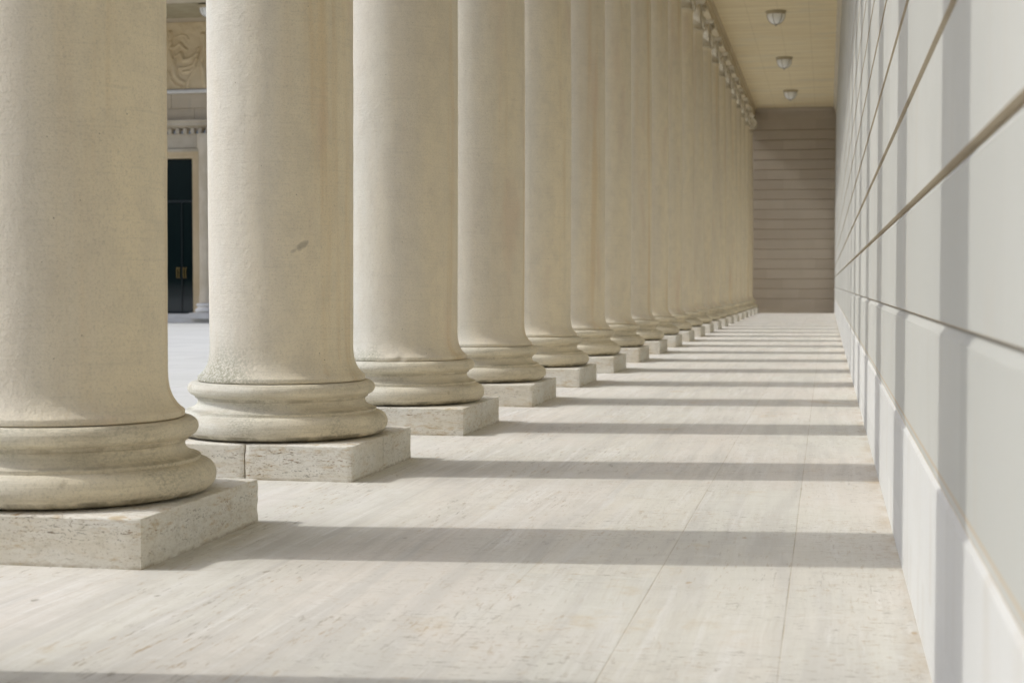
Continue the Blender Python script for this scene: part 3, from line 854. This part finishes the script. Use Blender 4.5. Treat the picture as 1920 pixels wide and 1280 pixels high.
# pilasters
for x0 in (D1 + 0.30, D0 - 1.15):
    bm = bmesh.new()
    box(bm, x0, x0 + 0.85, FY - 0.055, FY + 0.01, 0.72, 5.12, bev=0.008)
    for q in range(5): box(bm, x0 + 0.06 + q * 0.155, x0 + 0.15 + q * 0.155, FY - 0.085, FY - 0.05, 0.85, 4.95, bev=0.01)
    pl = under(obj('pilaster', bm, M['facade_trim']), f)
    bm = bmesh.new()
    box(bm, x0 - 0.05, x0 + 0.9, FY - 0.14, FY, 0.24, 0.42, bev=0.01); box(bm, x0 - 0.03, x0 + 0.88, FY - 0.12, FY, 0.425, 0.52, bev=0.03); box(bm, x0 - 0.01, x0 + 0.86, FY - 0.08, FY, 0.525, 0.60); box(bm, x0 - 0.025, x0 + 0.875, FY - 0.10, FY, 0.605, 0.71, bev=0.03)
    o = obj('pilaster_base', bm, M['step']); o.parent = pl
# engaged half column right of the door, its plinth and torus just show beside the second column
hc = bmesh.new()
lathe(hc, [(0.40, 0.62), (0.40, 0.8), (0.385, 0.9), (0.38, 5.6), (0.42, 5.66), (0.42, 6.1)], 40, -19.72, FY - 0.62)
o = under(obj('portico_column', hc, M['facade_trim'], smooth=True), f)
hb = bmesh.new()
box(hb, -20.28, -19.16, FY - 1.18, FY - 0.06, 0.10, 0.30, bev=0.01)
lathe(hb, [(0.3, 0.301), (0.50, 0.305), (0.54, 0.35), (0.54, 0.39), (0.50, 0.43), (0.46, 0.45), (0.44, 0.49), (0.47, 0.51), (0.50, 0.54), (0.48, 0.59), (0.42, 0.61), (0.3, 0.615)], 40, -19.72, FY - 0.62)
o2 = obj('column_base', hb, M['step'], smooth=True); o2.parent = o
# steps
bm = bmesh.new(); box(bm, FX0, FX1, FY - 1.0, FY + 0.6, -0.02, 0.095, bev=0.008); box(bm, FX0, FX1 - 0.2, FY - 0.30, FY + 0.6, 0.097, 0.245, bev=0.008)
under(obj('step', bm, M['step']), f)
# portico roof over the door
bm = bmesh.new(); box(bm, FX0, FX1, FY - 3.0, FY + 0.6, 10.0, 10.3)
under(obj('portico_ceiling', bm, M['portico_ceiling']), f)
bm = bmesh.new(); box(bm, FX0, FX1, FY - 3.55, FY - 3.002, 9.92, 11.1); box(bm, FX0 - 0.05, FX1 + 0.05, FY - 3.75, FY + 0.6, 11.101, 11.35)
box(bm, FX1 - 0.12, FX1, FY - 3.0, FY + 0.6, 10.301, 11.1)
under(obj('portico_entablature', bm, M['facade_trim']), f)

# carved relief: limbs and drapery as ridges over a panel
def seg_d(px, pz, a, b):
    ax, az = a; bx, bz = b
    dx, dz = bx - ax, bz - az
    t = max(0, min(1, ((px - ax) * dx + (pz - az) * dz) / (dx * dx + dz * dz + 1e-9)))
    return math.hypot(px - ax - t * dx, pz - az - t * dz), t
RX0, RX1, RZ0, RZ1 = -23.6, -19.9, 7.68, 9.86
def pp(u, v):                                   # u, v in hundredths of the visible strip (v down)
    return (-21.44 + u / 256 * 1.11, 9.75 - (v - 160) / 500 * 2.12)
strokes = [  # polyline, half width (m), height (m)
    ([(18, 215), (24, 235), (16, 262)], 0.085, 0.10), ([(20, 290), (5, 330), (18, 400), (50, 470), (58, 540)], 0.10, 0.09),
    ([(15, 330), (60, 330), (100, 300), (150, 350)], 0.055, 0.07), ([(58, 540), (90, 580), (130, 600)], 0.07, 0.07), ([(55, 470), (60, 400), (105, 375)], 0.045, 0.06),
    ([(105, 375), (125, 430), (185, 420), (240, 380)], 0.065, 0.08), ([(95, 492), (150, 486), (205, 470), (235, 420)], 0.05, 0.07),
    ([(120, 520), (180, 515), (225, 480)], 0.04, 0.05), ([(5, 520), (25, 580), (60, 620), (110, 640)], 0.05, 0.05), ([(250, 340), (225, 420), (215, 500), (170, 580), (160, 640)], 0.05, 0.05),
    ([(70, 250), (110, 230), (150, 240), (165, 270)], 0.03, 0.025), ([(-60, 220), (-40, 300), (-90, 400), (-50, 520), (-80, 640)], 0.10, 0.09),
    ([(-150, 200), (-180, 300), (-130, 420), (-200, 520), (-170, 640)], 0.11, 0.09), ([(-90, 330), (-130, 350), (-160, 330)], 0.05, 0.07), ([(-300, 220), (-330, 330), (-280, 450), (-330, 620)], 0.11, 0.09),
    ([(290, 240), (300, 330), (270, 440), (310, 620)], 0.10, 0.09), ([(-420, 240), (-400, 380), (-440, 600)], 0.11, 0.09)]
strokes = [([pp(*q) for q in pl], w_, h_) for pl, w_, h_ in strokes]
bm = bmesh.new()
NX, NZ = 150, 96
grid = []
for i in range(NX + 1):
    row = []
    x = RX0 + (RX1 - RX0) * i / NX
    for j in range(NZ + 1):
        z = RZ0 + (RZ1 - RZ0) * j / NZ
        h = 0.0
        for pl, w_, h_ in strokes:
            for a, b in zip(pl, pl[1:]):
                d, t = seg_d(x, z, a, b)
                if d < w_ * 2.2: h = max(h, 1.1 * h_ * max(0.0, 1 - (d / (w_ * 0.95)) ** 2) ** 0.55)
        h += 0.012 * noise.noise(Vector((x * 4, 0, z * 4))) + 0.012 * abs(noise.noise(Vector((x * 9 + z * 5, 3, z * 2))))
        if i in (0, NX) or j in (0, NZ): h = 0
        row.append(bm.verts.new((x, FY - 0.02 - h, z)))
    grid.append(row)
for i in range(NX):
    for j in range(NZ): bm.faces.new((grid[i][j], grid[i + 1][j], grid[i + 1][j + 1], grid[i][j + 1]))
under(obj('relief_panel', bm, M['relief'], smooth=True, angle=80), f)
